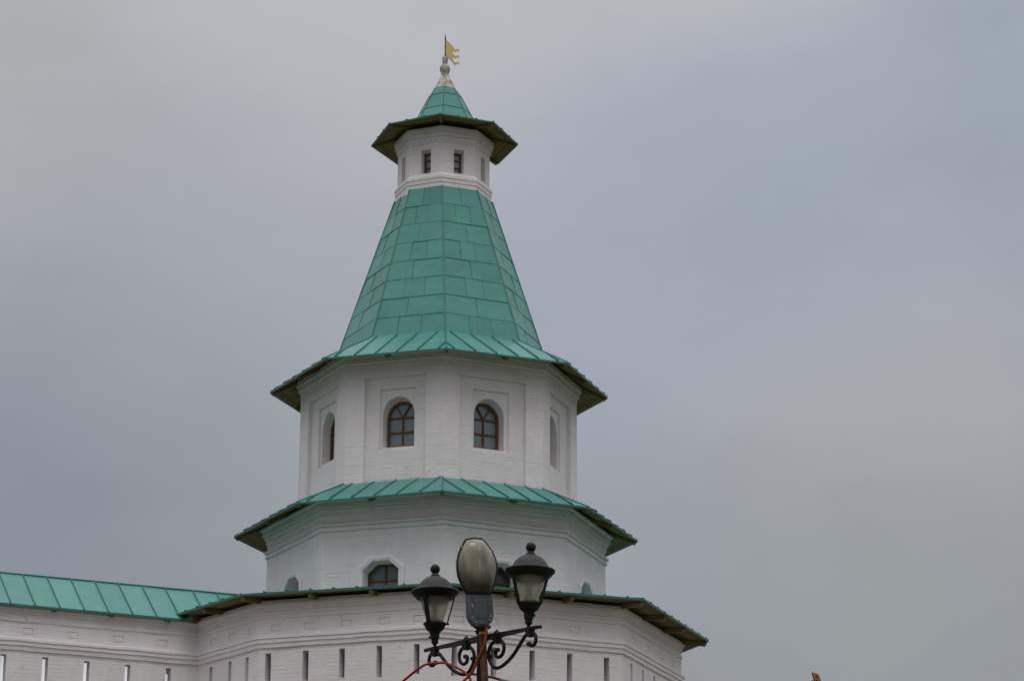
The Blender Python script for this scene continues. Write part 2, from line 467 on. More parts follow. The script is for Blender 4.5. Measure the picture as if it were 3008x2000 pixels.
class Face:
    """vertical wall plane: u runs along the wall, z up, depth goes into the wall"""
    def __init__(s, a, b, u0=0.0):
        s.a = V2(a); s.t = (V2(b)-V2(a)).normalized(); s.L = (V2(b)-V2(a)).length
        s.n = Vector((s.t.y, -s.t.x)); s.u0 = u0
    def P(s, u, z, d=0.0):
        q = s.a+s.t*u-s.n*d; return Vector((q.x, q.y, z))
    def panel(s, mb, outer, holes, d=0.0, mi=0):
        vs = []; ed = []
        for lp in [outer]+holes:
            i = len(vs); vs += [Vector(p) for p in lp]; ed += [(i+k, i+(k+1) % len(lp)) for k in range(len(lp))]
        rv, _, rf, *_ = delaunay_2d_cdt(vs, ed, [], 0, 1e-5)
        for f in rf:
            c = sum((rv[k] for k in f), Vector((0, 0)))/len(f)
            if inside(c, outer) and not any(inside(c, h) for h in holes):
                mb.add([s.P(rv[k].x, rv[k].y, d) for k in f], [(s.u0+rv[k].x, rv[k].y) for k in f], mi)
    def jamb(s, mb, loop, d0, d1, mi=0, loop1=None, open_=False):
        n = len(loop); l1 = loop1 or loop; per = 0
        for k in range(n-1 if open_ else n):
            j = (k+1) % n; ln = math.dist(loop[k], loop[j])
            mb.add([s.P(*loop[k], d0), s.P(*loop[j], d0), s.P(*l1[j], d1), s.P(*l1[k], d1)], [(d0, per), (d0, per+ln), (d1, per+ln), (d1, per)], mi); per += ln
    def bar(s, mb, p, q, wd, d0, d1, mi=0):
        p, q = Vector(p), Vector(q); e = (q-p).normalized(); nn = Vector((-e.y, e.x))*wd/2
        lp = [p+nn, q+nn, q-nn, p-nn]
        mb.add([s.P(*x, d0) for x in lp], None, mi); s.jamb(mb, [tuple(x) for x in lp], d0, d1, mi)
def rect(u0, u1, z0, z1): return [(u0, z0), (u1, z0), (u1, z1), (u0, z1)]
def arch(u0, u1, z0, zs, zt, n=14):
    c = (u0+u1)/2; r = (u1-u0)/2
    return [(u0, z0), (u1, z0)]+[(c+r*math.cos(math.pi*k/n), zs+(zt-zs)*math.sin(math.pi*k/n)) for k in range(n+1)]
def inset(loop, d):
    return [tuple(p) for p in offset_poly(loop, -d)]

def window(parent, F, loop, depth, bars, fw, glass=PANE, label=None):
    """wooden frame around an opening, with bars and a pane"""
    mb = MB(); inn = inset(loop, fw)
    F.panel(mb, loop, [inn], depth)
    F.jamb(mb, inn, depth, depth+.10)
    mid = inset(loop, fw*.45)
    for p, q, wd in bars: F.bar(mb, p, q, wd, depth+.015, depth+.09)
    wo = mesh_obj('window', mb, FRAMEW, parent)
    pm = MB(); pl = inset(loop, fw*.5); pm.add([F.P(*p, depth+.085) for p in pl])
    mesh_obj('pane', pm, glass, wo)
    return wo

# ------------------------------------------------------------------ ground
def gh(x, y):
    t = min(1, max(0, (y-8)/74)); t = t*t*(3-2*t)
    return -1.6+11.0*t+(noise.noise(Vector((x*.05, y*.05, 0)))*.5 if y > 6 else 0)
g = MB(); xs = [-600, -300, -150]+list(range(-90, 91, 6))+[150, 300, 600]; ys = [-400, -200, -90, -50, -25, -10]+list(range(-4, 131, 6))+[170, 250, 400, 700, 1200]
for i in range(len(xs)-1):
    for j in range(len(ys)-1):
        q = [(xs[i], ys[j]), (xs[i+1], ys[j]), (xs[i+1], ys[j+1]), (xs[i], ys[j+1])]
        g.add([(x, y, gh(x, y)) for x, y in q])
go = mesh_obj('ground', g, GRND, smooth=60); go['kind'] = 'structure'

# ------------------------------------------------------------------ skirt roofs (shared builder)
def clip(poly, a, b):
    def half(P, val, sgn):
        out = []
        for i in range(len(P)):
            p, q = P[i], P[(i+1) % len(P)]
            dp, dq = sgn*(p[0]-val), sgn*(q[0]-val)
            if dp >= 0: out.append(p)
            if dp*dq < 0: f = dp/(dp-dq); out.append((val, p[1]+(q[1]-p[1])*f))
        return out
    P = half(poly, a, 1)
    return half(P, b, -1) if P else P
def skirt(parent, name, inner, outer, faces, seams, ins, rafters, drop=.09, seam_h=.055, hips=True, rafter_d=.14, soff_drop=.10):
    """inner/outer: lists of 3D corners (same indexing). ins: soffit inner corners (3D)."""
    mb = MB(); sb = MB(); rb = []
    n = len(outer)
    for i in faces:
        j = (i+1) % n
        O0, O1, I0, I1 = Vector(outer[i]), Vector(outer[j]), Vector(inner[i]), Vector(inner[j])
        e = (O1-O0).normalized(); L = (O1-O0).length
        nv = e.cross((I0+I1)/2-(O0+O1)/2).normalized(); wv_ = nv.cross(e).normalized()
        if nv.z < 0: nv = -nv
        if wv_.dot((I0+I1)/2-O0) < 0: wv_ = -wv_
        def to2(p): d = p-O0; return (d.dot(e), d.dot(wv_))
        # the roof face may be slightly twisted: height above the plane by bilinear blend
        quad = [O0, O1, I1, I0]; q2 = [to2(p) for p in quad]; hgt = [(p-O0).dot(nv) for p in quad]
        top = max(q2[2][1], q2[3][1])
        def to3(p, h=0):
            f = min(1, max(0, p[1]/max(top, 1e-6))); s_ = min(1, max(0, p[0]/L))
            hh = f*(hgt[3]*(1-s_)+hgt[2]*s_)
            return O0+e*p[0]+wv_*p[1]+nv*(hh+h)
        ss = [s*L for s in (seams(i, L) if callable(seams) else seams)]
        cuts = [-5]+ss+[L+5]
        for a, b in zip(cuts[:-1], cuts[1:]):
            pc = clip(q2, a, b)
            if len(pc) >= 3: mb.add([to3(p) for p in pc], [(p[0], p[1]) for p in pc], 0, random.random())
        for s in ss:
            pc = clip(q2, s-.001, s+.001)
            if not pc: continue
            y0, y1 = min(p[1] for p in pc), max(p[1] for p in pc)-.02
            if y1-y0 < .1: continue
            wd = .013
            a = [to3((s-wd, y0)), to3((s+wd, y0)), to3((s+wd, y1)), to3((s-wd, y1))]
            b = [to3((s-wd, y0), seam_h), to3((s+wd, y0), seam_h), to3((s+wd, y1), seam_h*.6), to3((s-wd, y1), seam_h*.6)]
            mb.add(b, None, 1, random.random())
            for k in range(4): mb.add([a[k], a[(k+1) % 4], b[(k+1) % 4], b[k]], None, 1, .5)
        # fascia: drip edge
        D = Vector((0, 0, -drop)); U = Vector((0, 0, .004)); ov = Vector((e.y, -e.x, 0)).normalized()*.012
        mb.add([O0+D, O1+D, O1, O0], None, 1, .5)
        mb.add([O0+D, O1+D, O1+D-wv_*-.05, O0+D-wv_*-.05], None, 1, .3)
        # soffit boards
        S0, S1 = Vector(ins[i]), Vector(ins[j]); E0, E1 = O0+Vector((0, 0, -drop*.92)), O1+Vector((0, 0, -drop*.92))
        dv = (S0+S1)/2-(E0+E1)/2; dl_ = dv.length
        sb.add([E0, E1, S1, S0], [(0, 0), (L, 0), (to2(S1)[0], dl_), (to2(S0)[0], dl_)])
        for f in rafters:
            o_ = E0.lerp(E1, f); q_ = S0.lerp(S1, f)
            if 0 < f < 1: q_ = o_+(dv-e*dv.dot(e))
            rb.append((o_, q_, e))
        rb.append((E0, S0, None))
    rb.append((E1, S1, None))
    if hips:
        for i in sorted(set(list(faces)+[(k+1) % n for k in faces])):
            a, b = Vector(outer[i]), Vector(inner[i])
            mb.tube([a+Vector((0, 0, .012)), b+Vector((0, 0, .012))], .024, 5, 1)
    ro = mesh_obj(name, mb, [TIN, TIND], parent, jit=.012)
    so = mesh_obj('soffit', sb, SOFFIT, ro)
    for o_, q_, e in rb:
        d = (q_-o_); d2 = d.normalized()
        if e is None: e = Vector((-d2.y, d2.x, 0)).normalized()
        side = e*.13; st = o_+d2*.05; dn = Vector((0, 0, -rafter_d))
        m2 = MB(); m2.box(st-side/2, d2*(d.length-.05), side, dn)
        # the beam end is cut back below
        for k, p in enumerate(m2.v):
            if (p-(st-side/2+dn)).length < .001 or (p-(st+side/2+dn)).length < .001: m2.v[k] = p+d2*.06
        mesh_obj('rafter', m2, RAFTER, ro)
    return ro

# ================================================================== TOWER
T = thing('tower', 'tall white octagonal brick tower with green tent roof and stepped green eaves', 'tower', (0, 100, 9.0))
PHI = 1.85
# ---- base tier (uneven octagon)
PB = [(-9.2, 98.4), (-5.795, 93.66), (.054, 91.43), (6.10, 93.90), (8.56, 99.93), (6.3, 106.0), (.2, 108.6), (-6.0, 106.2)]
K = .924
PBx = lambda r: (r-8.57)*K
cm = MB()
ring(cm, PB, [(-.35, 19.62), (-.35, 19.345), (PBx(8.50), 19.343)], step=2, mi=1)  # riser coloured dark to paint in the shade below the eave
ring(cm, PB, [(PBx(8.50), 19.343), (PBx(8.60), 19.34), (PBx(8.60), 19.27), (PBx(8.69), 19.24), (PBx(8.695), 19.15), (PBx(8.63), 19.11), (PBx(8.615), 18.99), (PBx(8.565), 18.96), (PBx(8.565), 18.87), (PBx(8.62), 18.83), (PBx(8.612), 18.74), (PBx(8.57), 18.71)], step=.35)
mesh_obj('cornice', cm, [WH, SHADE], T, jit=.016, smooth=35)
sm = MB()
ring(sm, PB, [(PBx(8.57), 18.20), (PBx(8.705), 18.15), (PBx(8.71), 18.065), (PBx(8.675), 18.05), (PBx(8.675), 17.925), (PBx(8.635), 17.905), (PBx(8.63), 17.775), (PBx(8.57), 17.75)], step=.35)
mesh_obj('string_course', sm, WH, T, jit=.016, smooth=35)
bm_ = MB(); u = 0.0
loops_f = {0: None, 1: [.05, .262, .468, .674, .880], 2: [.085, .295, .503, .708, .913], 3: [.145, .335, .522, .71, .90]}
rects_f = {1: [.0925, .28, .487, .70, .89], 2: [.105, .285, .475, .735], 3: [.19, .412, .64, .855]}
LZ0, LZ1, NZ0, NZ1 = 16.60, 17.61, 18.305, 18.535
def fort_face(mb, F, lo, rc, lw=.20, rw=.37, thick=.42, z0=8.0, back=None, u0_=0.0):
    hl = [rect(c-lw/2*(1+random.uniform(-.09, .09)), c+lw/2*(1+random.uniform(-.09, .09)), LZ0+random.uniform(-.04, .04), LZ1+random.uniform(-.018, .018)) for c in lo]
    F.panel(mb, rect(u0_, F.L, z0, 17.76), hl)
    for h in hl:
        sill = list(h); h1 = [(h[0][0], h[0][1]+.10), (h[1][0], h[1][1]+.10), h[2], h[3]]
        F.jamb(mb, h, 0, thick, 0, h1)
    hn = [rect(c-rw/2, c+rw/2, NZ0, NZ1) for c in rc]
    F.panel(mb, rect(u0_, F.L, 18.19, 18.72), hn)
    for h in hn:
        F.jamb(mb, h, 0, .032)
        hi = inset(h, .045); F.jamb(mb, h, .032, .008, 0, hi); F.panel(mb, hi, [], .008)
for i in range(8):
    a, b = PB[i], PB[(i+1) % 8]; F = Face(a, b, u)
    if i in (1, 2, 3): fort_face(bm_, F, [c*F.L for c in loops_f[i]], [c*F.L for c in rects_f[i]])
    elif i == 0:
        # this face is met by the fortress wall: openings measured back from the corner it shares with the next face
        n0 = Vector((-5.795, 93.66)); us = [F.L-(V2(p)-n0).length for p in ((-7.61, 96.06), (-6.95, 95.05), (-6.28, 94.23))]
        ur = [F.L-(V2(p)-n0).length for p in ((-7.5, 96.0), (-6.83, 95.05), (-6.15, 94.03))]
        fort_face(bm_, F, us, ur)
    else:
        F.panel(bm_, rect(0, F.L, 8.0, 17.76), []); F.panel(bm_, rect(0, F.L, 18.19, 18.72), [])
    u += F.L
mesh_obj('base_wall', bm_, WH, T, jit=.008)
# dark ring behind the loopholes, its colour standing for the unlit interior
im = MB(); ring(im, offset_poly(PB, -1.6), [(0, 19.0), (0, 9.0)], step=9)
mesh_obj('interior_shade_ring', im, SHADE, T)

# ---- drum (tier with octagonal windows)
P3 = octagon(5.97, PHI, -.04)
P3x = lambda r: (r-5.97)*K
cm = MB()
ring(cm, P3, [(-.12, 23.45), (-.12, 23.18), (P3x(6.16), 23.168)], step=2, mi=1)  # drum eave gap: shade put into the riser colour
ring(cm, P3, [(P3x(6.16), 23.168), (P3x(6.235), 23.165), (P3x(6.245), 23.085), (P3x(6.12), 23.06), (P3x(6.155), 23.03), (P3x(6.15), 22.895), (P3x(6.055), 22.87), (P3x(6.09), 22.84), (P3x(6.078), 22.775), (P3x(5.995), 22.745), (P3x(6.02), 22.71), (P3x(6.015), 22.60), (P3x(5.96), 22.56)], step=.35)
mesh_obj('cornice', cm, [WHD, SHADE], T, jit=.016, smooth=35)
sm = MB()
ring(sm, P3, [(P3x(5.965), 22.40), (P3x(6.085), 22.345), (P3x(6.095), 22.275), (P3x(5.985), 22.255), (P3x(6.03), 22.225), (P3x(6.045), 22.105), (P3x(5.945), 22.085), (P3x(5.965), 22.06)], step=.35)
mesh_obj('string_course', sm, WHD, T, jit=.014, smooth=35)
dm = MB(); hm = []
def octo(c, wv_, ch, zt, zch, zb):
    h = wv_/2
    return [(c-h, zb), (c+h, zb), (c+h, zch), (c+h-ch, zt), (c-h+ch, zt), (c-h, zch)]
W3 = {1: .50, 2: .497, 3: .46, 4: .50}; u = 0
for i in range(8):
    F = Face(P3[i], P3[(i+1) % 8], u); u += F.L
    ring_z = rect(0, F.L, 22.38, 22.58); F.panel(dm, ring_z, [])
    if i in W3:
        c = W3[i]*F.L
        op = octo(c, 1.26, .34, 20.98, 20.68, 20.0)
        F.panel(dm, rect(0, F.L, 19.6, 22.08), [op]); F.jamb(dm, op, 0, .42, 0, octo(c, 1.22, .33, 20.95, 20.66, 20.0))
        hd = MB(); ho = octo(c, 1.68, .44, 21.16, 20.76, 19.95); h2 = octo(c, 1.54, .41, 21.08, 20.73, 19.95); hi = octo(c, 1.28, .345, 20.99, 20.685, 19.95)
        for lo_, d0, lo2, d1 in ((ho, .0, ho, -.05), (ho, -.05, h2, -.08), (h2, -.08, hi, -.055), (hi, -.055, hi, .01)):
            F.jamb(hd, lo_[1:]+lo_[:1], d0, d1, 0, lo2[1:]+lo2[:1], True)
        mesh_obj('window_surround', hd, WHD, T, jit=.010)
        inn = octo(c, 1.22, .33, 20.95, 20.66, 20.0)
        window(T, F, inn, .42, [((c, 20.0), (c, 20.92), .05), ((c-.58, 20.40), (c+.58, 20.40), .035)], .036, PANED if i == 3 else PANEM)
    else: F.panel(dm, rect(0, F.L, 19.6, 22.08), [])
mesh_obj('drum_wall', dm, WHD, T)

# ---- belfry tier with the arched windows
P2 = octagon(4.955, PHI, -.03)
P2x = lambda r: (r-4.955)*K
cm = MB()
ring(cm, P2, [(-.14, 28.85), (-.14, 28.595), (P2x(5.05), 28.588)], step=2, mi=1)  # shade above the belfry cornice painted as a dark riser
ring(cm, P2, [(P2x(5.05), 28.588), (P2x(5.12), 28.585), (P2x(5.13), 28.395), (P2x(5.035), 28.37), (P2x(5.078), 28.34), (P2x(5.076), 28.285), (P2x(5.03), 28.265), (P2x(5.065), 28.245), (P2x(5.06), 28.195), (P2x(4.97), 28.165), (P2x(4.99), 28.14), (P2x(4.985), 28.06), (P2x(4.945), 28.03)], step=.3)
mesh_obj('cornice', cm, [WH, SHADE], T, jit=.022, smooth=35)
wm = MB(); u = 0
FLD = {1: (.19, .825, .351, .70, .53), 2: (.195, .818, .341, .703, .523), 3: (.156, .824, .302, .67, .478), 4: (.196, .805, .26, .60, .425)}
WW = 1.15
for i in range(8):
    F = Face(P2[i], P2[(i+1) % 8], u); u += F.L; L = F.L
    if i not in FLD: F.panel(wm, rect(0, L, 23.6, 28.03), []); continue
    a0, a1, b0, b1, cc = [f*L for f in FLD[i]]
    fld = rect(a0, a1, 23.6, 27.66); r2 = rect(b0, b1, 25.10, 27.26)
    F.panel(wm, [(0, 23.6), (a0, 23.6), (a0, 27.66), (a1, 27.66), (a1, 23.6), (L, 23.6), (L, 28.03), (0, 28.03)], [])
    F.jamb(wm, fld, 0, .14)
    F.panel(wm, fld, [r2], .14); F.jamb(wm, r2, .14, .22)
    op = arch(cc-WW/2, cc+WW/2, 25.20, 26.33, 27.0)
    F.panel(wm, r2, [op], .22)
    op2 = arch(cc-WW/2+.01, cc+WW/2-.01, 25.27, 26.30, 26.93)
    dpt = .52 if i == 1 else .62; F.jamb(wm, op, .22, dpt, 0, op2)
    zs = 26.34; zb = 25.30; zm = (zs+zb)/2
    hw = WW/2-.10
    bars = [((cc, zb), (cc, zs), .042), ((cc-hw, zs), (cc+hw, zs), .042), ((cc-hw, zm), (cc+hw, zm), .038),
            ((cc, zs), (cc-.27, zs+.47), .04), ((cc, zs), (cc+.27, zs+.47), .04)]
    window(T, F, op2, dpt, bars, .085)
mesh_obj('belfry_wall', wm, WH, T, jit=.010)

# ---- turret
P1 = octagon(1.687, -2.6, .02, False)
P1x = lambda r: (r-1.687)*K
cm = MB()
ring(cm, P1, [(-.08, 38.12), (-.08, 37.88), (P1x(1.78), 37.877)], step=2, mi=1)  # turret riser darkened by colour for the cap eave's shade
ring(cm, P1, [(P1x(1.78), 37.877), (P1x(1.83), 37.875), (P1x(1.842), 37.69), (P1x(1.765), 37.67), (P1x(1.80), 37.64), (P1x(1.80), 37.53), (P1x(1.715), 37.51), (P1x(1.742), 37.48), (P1x(1.742), 37.385), (P1x(1.677), 37.36)], step=.3)
mesh_obj('cornice', cm, [WH, SHADE], T, jit=.012, smooth=35)
sm = MB()
ring(sm, P1, [(P1x(1.687), 36.13), (P1x(1.80), 36.01), (P1x(1.81), 35.90), (P1x(1.785), 35.885), (P1x(1.785), 35.75), (P1x(1.76), 35.735), (P1x(1.76), 35.30)], step=.3)
mesh_obj('string_course', sm, WH, T, jit=.010, smooth=35)
tm = MB(); u = 0
WF = {1: .50, 2: .515, 3: .515, 4: .55}
for i in range(8):
    F = Face(P1[i], P1[(i+1) % 8], u); u += F.L
    if i in WF:
        c = WF[i]*F.L; op = rect(c-.195, c+.195, 36.155, 37.07)
        F.panel(tm, rect(0, F.L, 36.0, 37.40), [op]); op2 = rect(c-.185, c+.185, 36.17, 37.01)
        F.jamb(tm, op, 0, .25, 0, op2)
        window(T, F, op2, .25, [((c-.16, 36.45), (c+.16, 36.45), .035), ((c-.16, 36.74), (c+.16, 36.74), .03)], .045, PANEL_)
    else: F.panel(tm, rect(0, F.L, 36.0, 37.40), [])
    if i in (1, 2, 3, 4):
        for k in range(6):   # small notches under the cornice
            cu = F.L*(k+.6)/6.2
            tm.box(F.P(cu-.045, 37.30, 0), F.P(cu+.045, 37.30, 0)-F.P(cu-.045, 37.30, 0), Vector((F.n.x, F.n.y, 0))*.045, (0, 0, .11))
mesh_obj('turret_wall', tm, WH, T)

# ---- roofs
def ring3(poly, z): return [(p[0], p[1], (z[i] if isinstance(z, (list, tuple)) else z)) for i, p in enumerate(poly)]
VIS = [0, 1, 2, 3, 4, 5]
ALL = list(range(8))
# eave over the base
E4 = [(-10.35, 98.66), (-6.43, 93.06), (.21, 90.85), (6.78, 93.16), (9.53, 100.05), (7.0, 106.9), (.2, 109.6), (-6.8, 107.0)]
z4 = [19.46, 19.46, 19.44, 19.46, 19.46, 19.46, 19.46, 19.46]
skirt(T, 'skirt_roof', ring3(offset_poly(P3, -.02), 19.76), ring3(E4, z4), [0, 1, 2, 3, 4, 5],
      lambda i, L: [k*.8/L for k in range(1, int(L/.8)+1) if k*.8 < L-.2], ring3(offset_poly(PB, -.33), 19.465), [.34, .64], drop=.075, rafter_d=.17)
# eave over the drum
E3 = octagon(7.143, 1.33, -.06)
skirt(T, 'skirt_roof', ring3(offset_poly(P2, -.03), 23.985), ring3(E3, [22.96, 22.93, 22.92, 22.965, 22.985, 23.02, 22.96, 22.96]), VIS,
      lambda i, L: [(k*.8 if i > 2 else L-k*.8)/L for k in range(1, 7)], ring3(octagon(5.85, 1.5, -.05), 23.43), [.5], drop=.07)
# eave under the tent
E2 = octagon(6.058, 2.06, -.02)
PT0 = octagon(3.765, 1.69, .04); PT1 = octagon(1.775, -1.78, .03)
skirt(T, 'skirt_roof', ring3(PT0, 29.51), ring3(E2, [28.24, 28.21, 28.22, 28.19, 28.29, 28.30, 28.24, 28.24]), VIS,
      lambda i, L: [(s if i > 2 else 1-s) for s in (.064, .238, .411, .585, .757, .92)], ring3(octagon(4.82, 1.9, -.02), 28.82), [.5], drop=.07)
# cap eave on the turret
def cap_poly(r, phi, cx=.03, wide=None):
    wide = (1+max(0, min(.14, (r-.43)*1.0))) if wide is None else wide
    return [(cx+r*(wide if abs(a) == 98 else 1)*math.sin(R(phi+a)), 100-r*(wide if abs(a) == 98 else 1)*math.cos(R(phi+a))) for a in (-140, -98, -57, 0, 57, 98, 140, 180)]
ET = octagon(2.707, -3.77, .04, False)
skirt(T, 'skirt_roof', ring3(cap_poly(1.15, -3.8), 38.38), ring3(ET, [37.82, 37.82, 37.93, 38.00, 37.95, 37.82, 37.8, 37.8]), VIS,
      [.34, .68], ring3(octagon(1.62, -3, .03, False), 38.09), [], drop=.05, seam_h=.045, rafter_d=.10)
# tent roof
tt = MB(); NR = 8
splits = {2: {3: [.34, .665], 2: [.46]}, 3: {3: [.32, .63], 2: [.50]}, 1: {3: [.58], 2: [.42]}, 4: {3: [.40], 2: [.60]}}
for i in ALL:
    j = (i+1) % 8
    B0, B1, U0, U1 = Vector((*PT0[i], 29.49)), Vector((*PT0[j], 29.49)), Vector((*PT1[i], 35.58)), Vector((*PT1[j], 35.58))
    nrm = (B1-B0).cross(U0-B0).normalized()
    for r in range(NR):
        f0, f1 = r/NR, (r+1)/NR
        a0, a1, b0, b1 = B0.lerp(U0, f0), B1.lerp(U1, f0), B0.lerp(U0, f1), B1.lerp(U1, f1)
        three = (r % 2 == 0) if r < NR-1 else False
        sp = [s+random.uniform(-.025, .025) for s in splits.get(i, splits[2])[3 if three else 2]]
        cuts = [0]+sp+[1]
        for s0, s1 in zip(cuts[:-1], cuts[1:]):
            tl = nrm*random.uniform(-.006, .012)
            q = [a0.lerp(a1, s0)+tl, a0.lerp(a1, s1)+tl, b0.lerp(b1, s1)+tl, b0.lerp(b1, s0)+tl]
            q[0] = q[0]+nrm*.008; q[1] = q[1]+nrm*.008
            tt.add(q, [(s0*3+i*7, f0*6), (s1*3+i*7, f0*6), (s1*3+i*7, f1*6), (s0*3+i*7, f1*6)], 0, random.random())
        for s in sp:
            e = (a1-a0).normalized()*.007
            p, q_ = a0.lerp(a1, s), b0.lerp(b1, s)
            tt.box(p-e, e*2, q_-p, nrm*.018, 1)
        if r > 0: tt.box(a0-(U0-B0).normalized()*.008, a1-a0, (U0-B0).normalized()*.014, nrm*.016, 1)
    tt.tube([B0+nrm*.01, U0+nrm*.01], .032, 6, 1)
mesh_obj('tent_roof', tt, [TIN, TINS], T, jit=.008)
# spire roof above the cap eave
sr = MB()
lev = [(1.19, 38.34), (1.03, 38.66), (.84, 39.06), (.565, 39.66), (.43, 39.96)]
for (ra, za), (rb_, zb) in zip(lev[:-1], lev[1:]):
    A, B = cap_poly(ra, -3.8), cap_poly(rb_, -3.8)
    for i in ALL:
        j = (i+1) % 8
        sr.add([(*A[i], za), (*A[j], za), (*B[j], zb), (*B[i], zb)], [(i, za), (i+1, za), (i+1, zb), (i, zb)], 0, random.random())
        sr.tube([(*A[i], za), (*B[i], zb)], .02, 5, 1)
        if za > 38.7: sr.tube([(*A[i], za), (*A[j], za)], .016, 5, 1)
mesh_obj('spire_roof', sr, [TIN, TIND], T)
fm = MB()
for (ra, za), (rb_, zb) in zip([(.425, 39.955), (.29, 40.26), (.15, 40.57)][:-1], [(.425, 39.955), (.29, 40.26), (.15, 40.57)][1:]):
    A, B = cap_poly(ra, -3.8), cap_poly(rb_, -3.8)
    for i in ALL:
        j = (i+1) % 8; fm.add([(*A[i], za), (*A[j], za), (*B[j], zb), (*B[i], zb)])
fin = mesh_obj('finial', fm, PLAST, T, jit=.02)
bb = MB()
bb.lathe((.02, 100, 0), [(.15, 40.55), (.14, 40.62), (.165, 40.67), (.19, 40.75), (.195, 40.81), (.18, 40.89), (.135, 40.955), (.095, 40.99), (.093, 41.02), (.10, 41.12), (.115, 41.24), (.105, 41.275), (0, 41.28)], 24)
mesh_obj('ball', bb, STONE, fin, smooth=50)

# ---- weathervane
VB = (.02, 100, 41.26)
wv0 = thing('weathervane', 'gilded swallow-tailed banner vane on top of the tower', 'weathervane', VB)
pm = MB(); pm.tube([(.02, 100, 41.2), (.02, 100, 42.0)], .020, 8); pm.tube([(.02, 100, 41.99), (.02, 100, 42.09), (.02, 100, 42.22)], [.024, .022, .004], 8)
for z in (41.37, 41.70, 41.99): pm.tube([(.02, 100, z-.012), (.02, 100, z+.012)], .030, 8)
mesh_obj('pole', pm, DARKM, wv0)
vd = Vector((.38, .925, 0)).normalized(); vn = Vector((vd.y, -vd.x, 0))
def VP(u_, z, o=0): return Vector((.02, 100, 41.38))+vd*u_+Vector((0, 0, z))+vn*o
fb = MB(); fb.prism([VP(.02, 0), VP(.72, 0), VP(.72, .60), VP(.02, .60)], vn*.012)
mesh_obj('banner', fb, GOLD, wv0)
eb = MB()
for p, q in (((.02, 0), (.72, 0)), ((.72, 0), (.72, .60)), ((.72, .60), (.02, .60)), ((.02, .60), (.02, 0))):
    eb.tube([VP(*p, .006), VP(*q, .006)], .012, 6)
mesh_obj('rim', eb, GOLDE, wv0)
for k, (z0, hh) in enumerate(((.52, .11), (.26, .11), (.0, .11))):
    tb = MB(); n = 14; pr_ = []
    for s in range(n+1):
        x = s/n; u_ = .72+x*.66; cz = z0+.03+.075*x-.07*math.sin(x*math.pi*1.75)*(.55+.6*x); th = hh*(1.25-.45*x)
        pr_.append((u_, cz-th/2, cz+th/2))
    for a, b in zip(pr_[:-1], pr_[1:]):
        tb.prism([VP(a[0], a[1]), VP(b[0], b[1]), VP(b[0], b[2]), VP(a[0], a[2])], vn*.012, cap=True)
    mesh_obj('streamer', tb, GOLD, wv0)

# ================================================================== FORTRESS WALL
p0, p1 = Vector((-14.35, 94.17)), Vector((-8.05, 96.80)); wt = (p1-p0).normalized()
wa_ = p0-wt*26; wb_ = p0+wt*7.4
FW = thing('fortress_wall', 'long white wall with narrow slits and a green seamed roof joining the tower on the left', 'wall', (*wa_.lerp(wb_, .5), 9.0))
PL = [tuple(wa_), tuple(wb_)]
cm = MB()
ring(cm, PL, [(PBx(8.60), 19.30), (PBx(8.60), 19.27), (PBx(8.69), 19.24), (PBx(8.695), 19.15), (PBx(8.63), 19.11), (PBx(8.615), 18.99), (PBx(8.565), 18.96), (PBx(8.565), 18.87), (PBx(8.62), 18.83), (PBx(8.612), 18.74), (PBx(8.57), 18.71)], False, .35)
mesh_obj('cornice', cm, WH, FW, jit=.016, smooth=35)
sm = MB()
ring(sm, PL, [(PBx(8.57), 18.20), (PBx(8.705), 18.15), (PBx(8.71), 18.065), (PBx(8.675), 18.05), (PBx(8.675), 17.925), (PBx(8.635), 17.905), (PBx(8.63), 17.775), (PBx(8.57), 17.75)], False, .35)
mesh_obj('string_course', sm, WH, FW, jit=.016, smooth=35)
F = Face(wa_, wb_, 0); off = 26
wl = MB()
lo = [off+c for c in [.168+1.407*k for k in range(-9, 5)]]
rc = [off+c for c in [.935+1.545*k for k in range(-8, 4)]]
fort_face(wl, F, lo, rc, thick=.36)
hl = [rect(c-.10, c+.10, LZ0+.10, LZ1) for c in lo]
F.panel(wl, rect(0, F.L, 8.0, 19.3), hl, .36)
# plain strips behind the mouldings
F.panel(wl, rect(0, F.L, 17.76, 18.19), [], .005); F.panel(wl, rect(0, F.L, 18.72, 19.3), [], .005)
mesh_obj('wall', wl, WH, FW)
rm = MB(); ue0, ue1 = -off+0.0, 0
def WP(uu, o, z): q = p0+wt*uu+Vector((-wt.y, wt.x))*o; return Vector((q.x, q.y, z))
EZ, RZ = 19.245, 20.645
seam_u = [.235+.832*k for k in range(-30, 8)]
def right_end(f): return 6.46+f*2.6
uc = [-26]+seam_u
for k, a in enumerate(uc):
    b = uc[k+1] if k+1 < len(uc) else 6.46
    b0 = min(b, right_end(0)); b1 = min(b, right_end(1)) if k+1 < len(uc) else right_end(1)
    if a >= b0: continue
    rm.add([WP(a, -.30, EZ), WP(b0, -.30, EZ), WP(b1, 1.60, RZ), WP(a, 1.60, RZ)], [(a, 0), (b0, 0), (b1, 2.4), (a, 2.4)], 0, random.random())
rm.add([WP(-26, 3.5, EZ), WP(9, 3.5, EZ), WP(9, 1.6, RZ), WP(-26, 1.6, RZ)], [(-26, 0), (9, 0), (9, 2.4), (-26, 2.4)], 0, .5)
sv_ = (WP(0, 1.6, RZ)-WP(0, -.3, EZ)); sn = Vector((wt.x, wt.y, 0)).cross(sv_).normalized()
for s in seam_u+[7.05, 7.9]:
    f0 = 0 if s < 6.4 else (s-6.46)/2.6+.05
    a = WP(s, -.30, EZ)+sv_*f0; rm.box(a-Vector((wt.x, wt.y, 0))*.014, Vector((wt.x, wt.y, 0))*.028, sv_*(1-f0), sn*.045, 1)
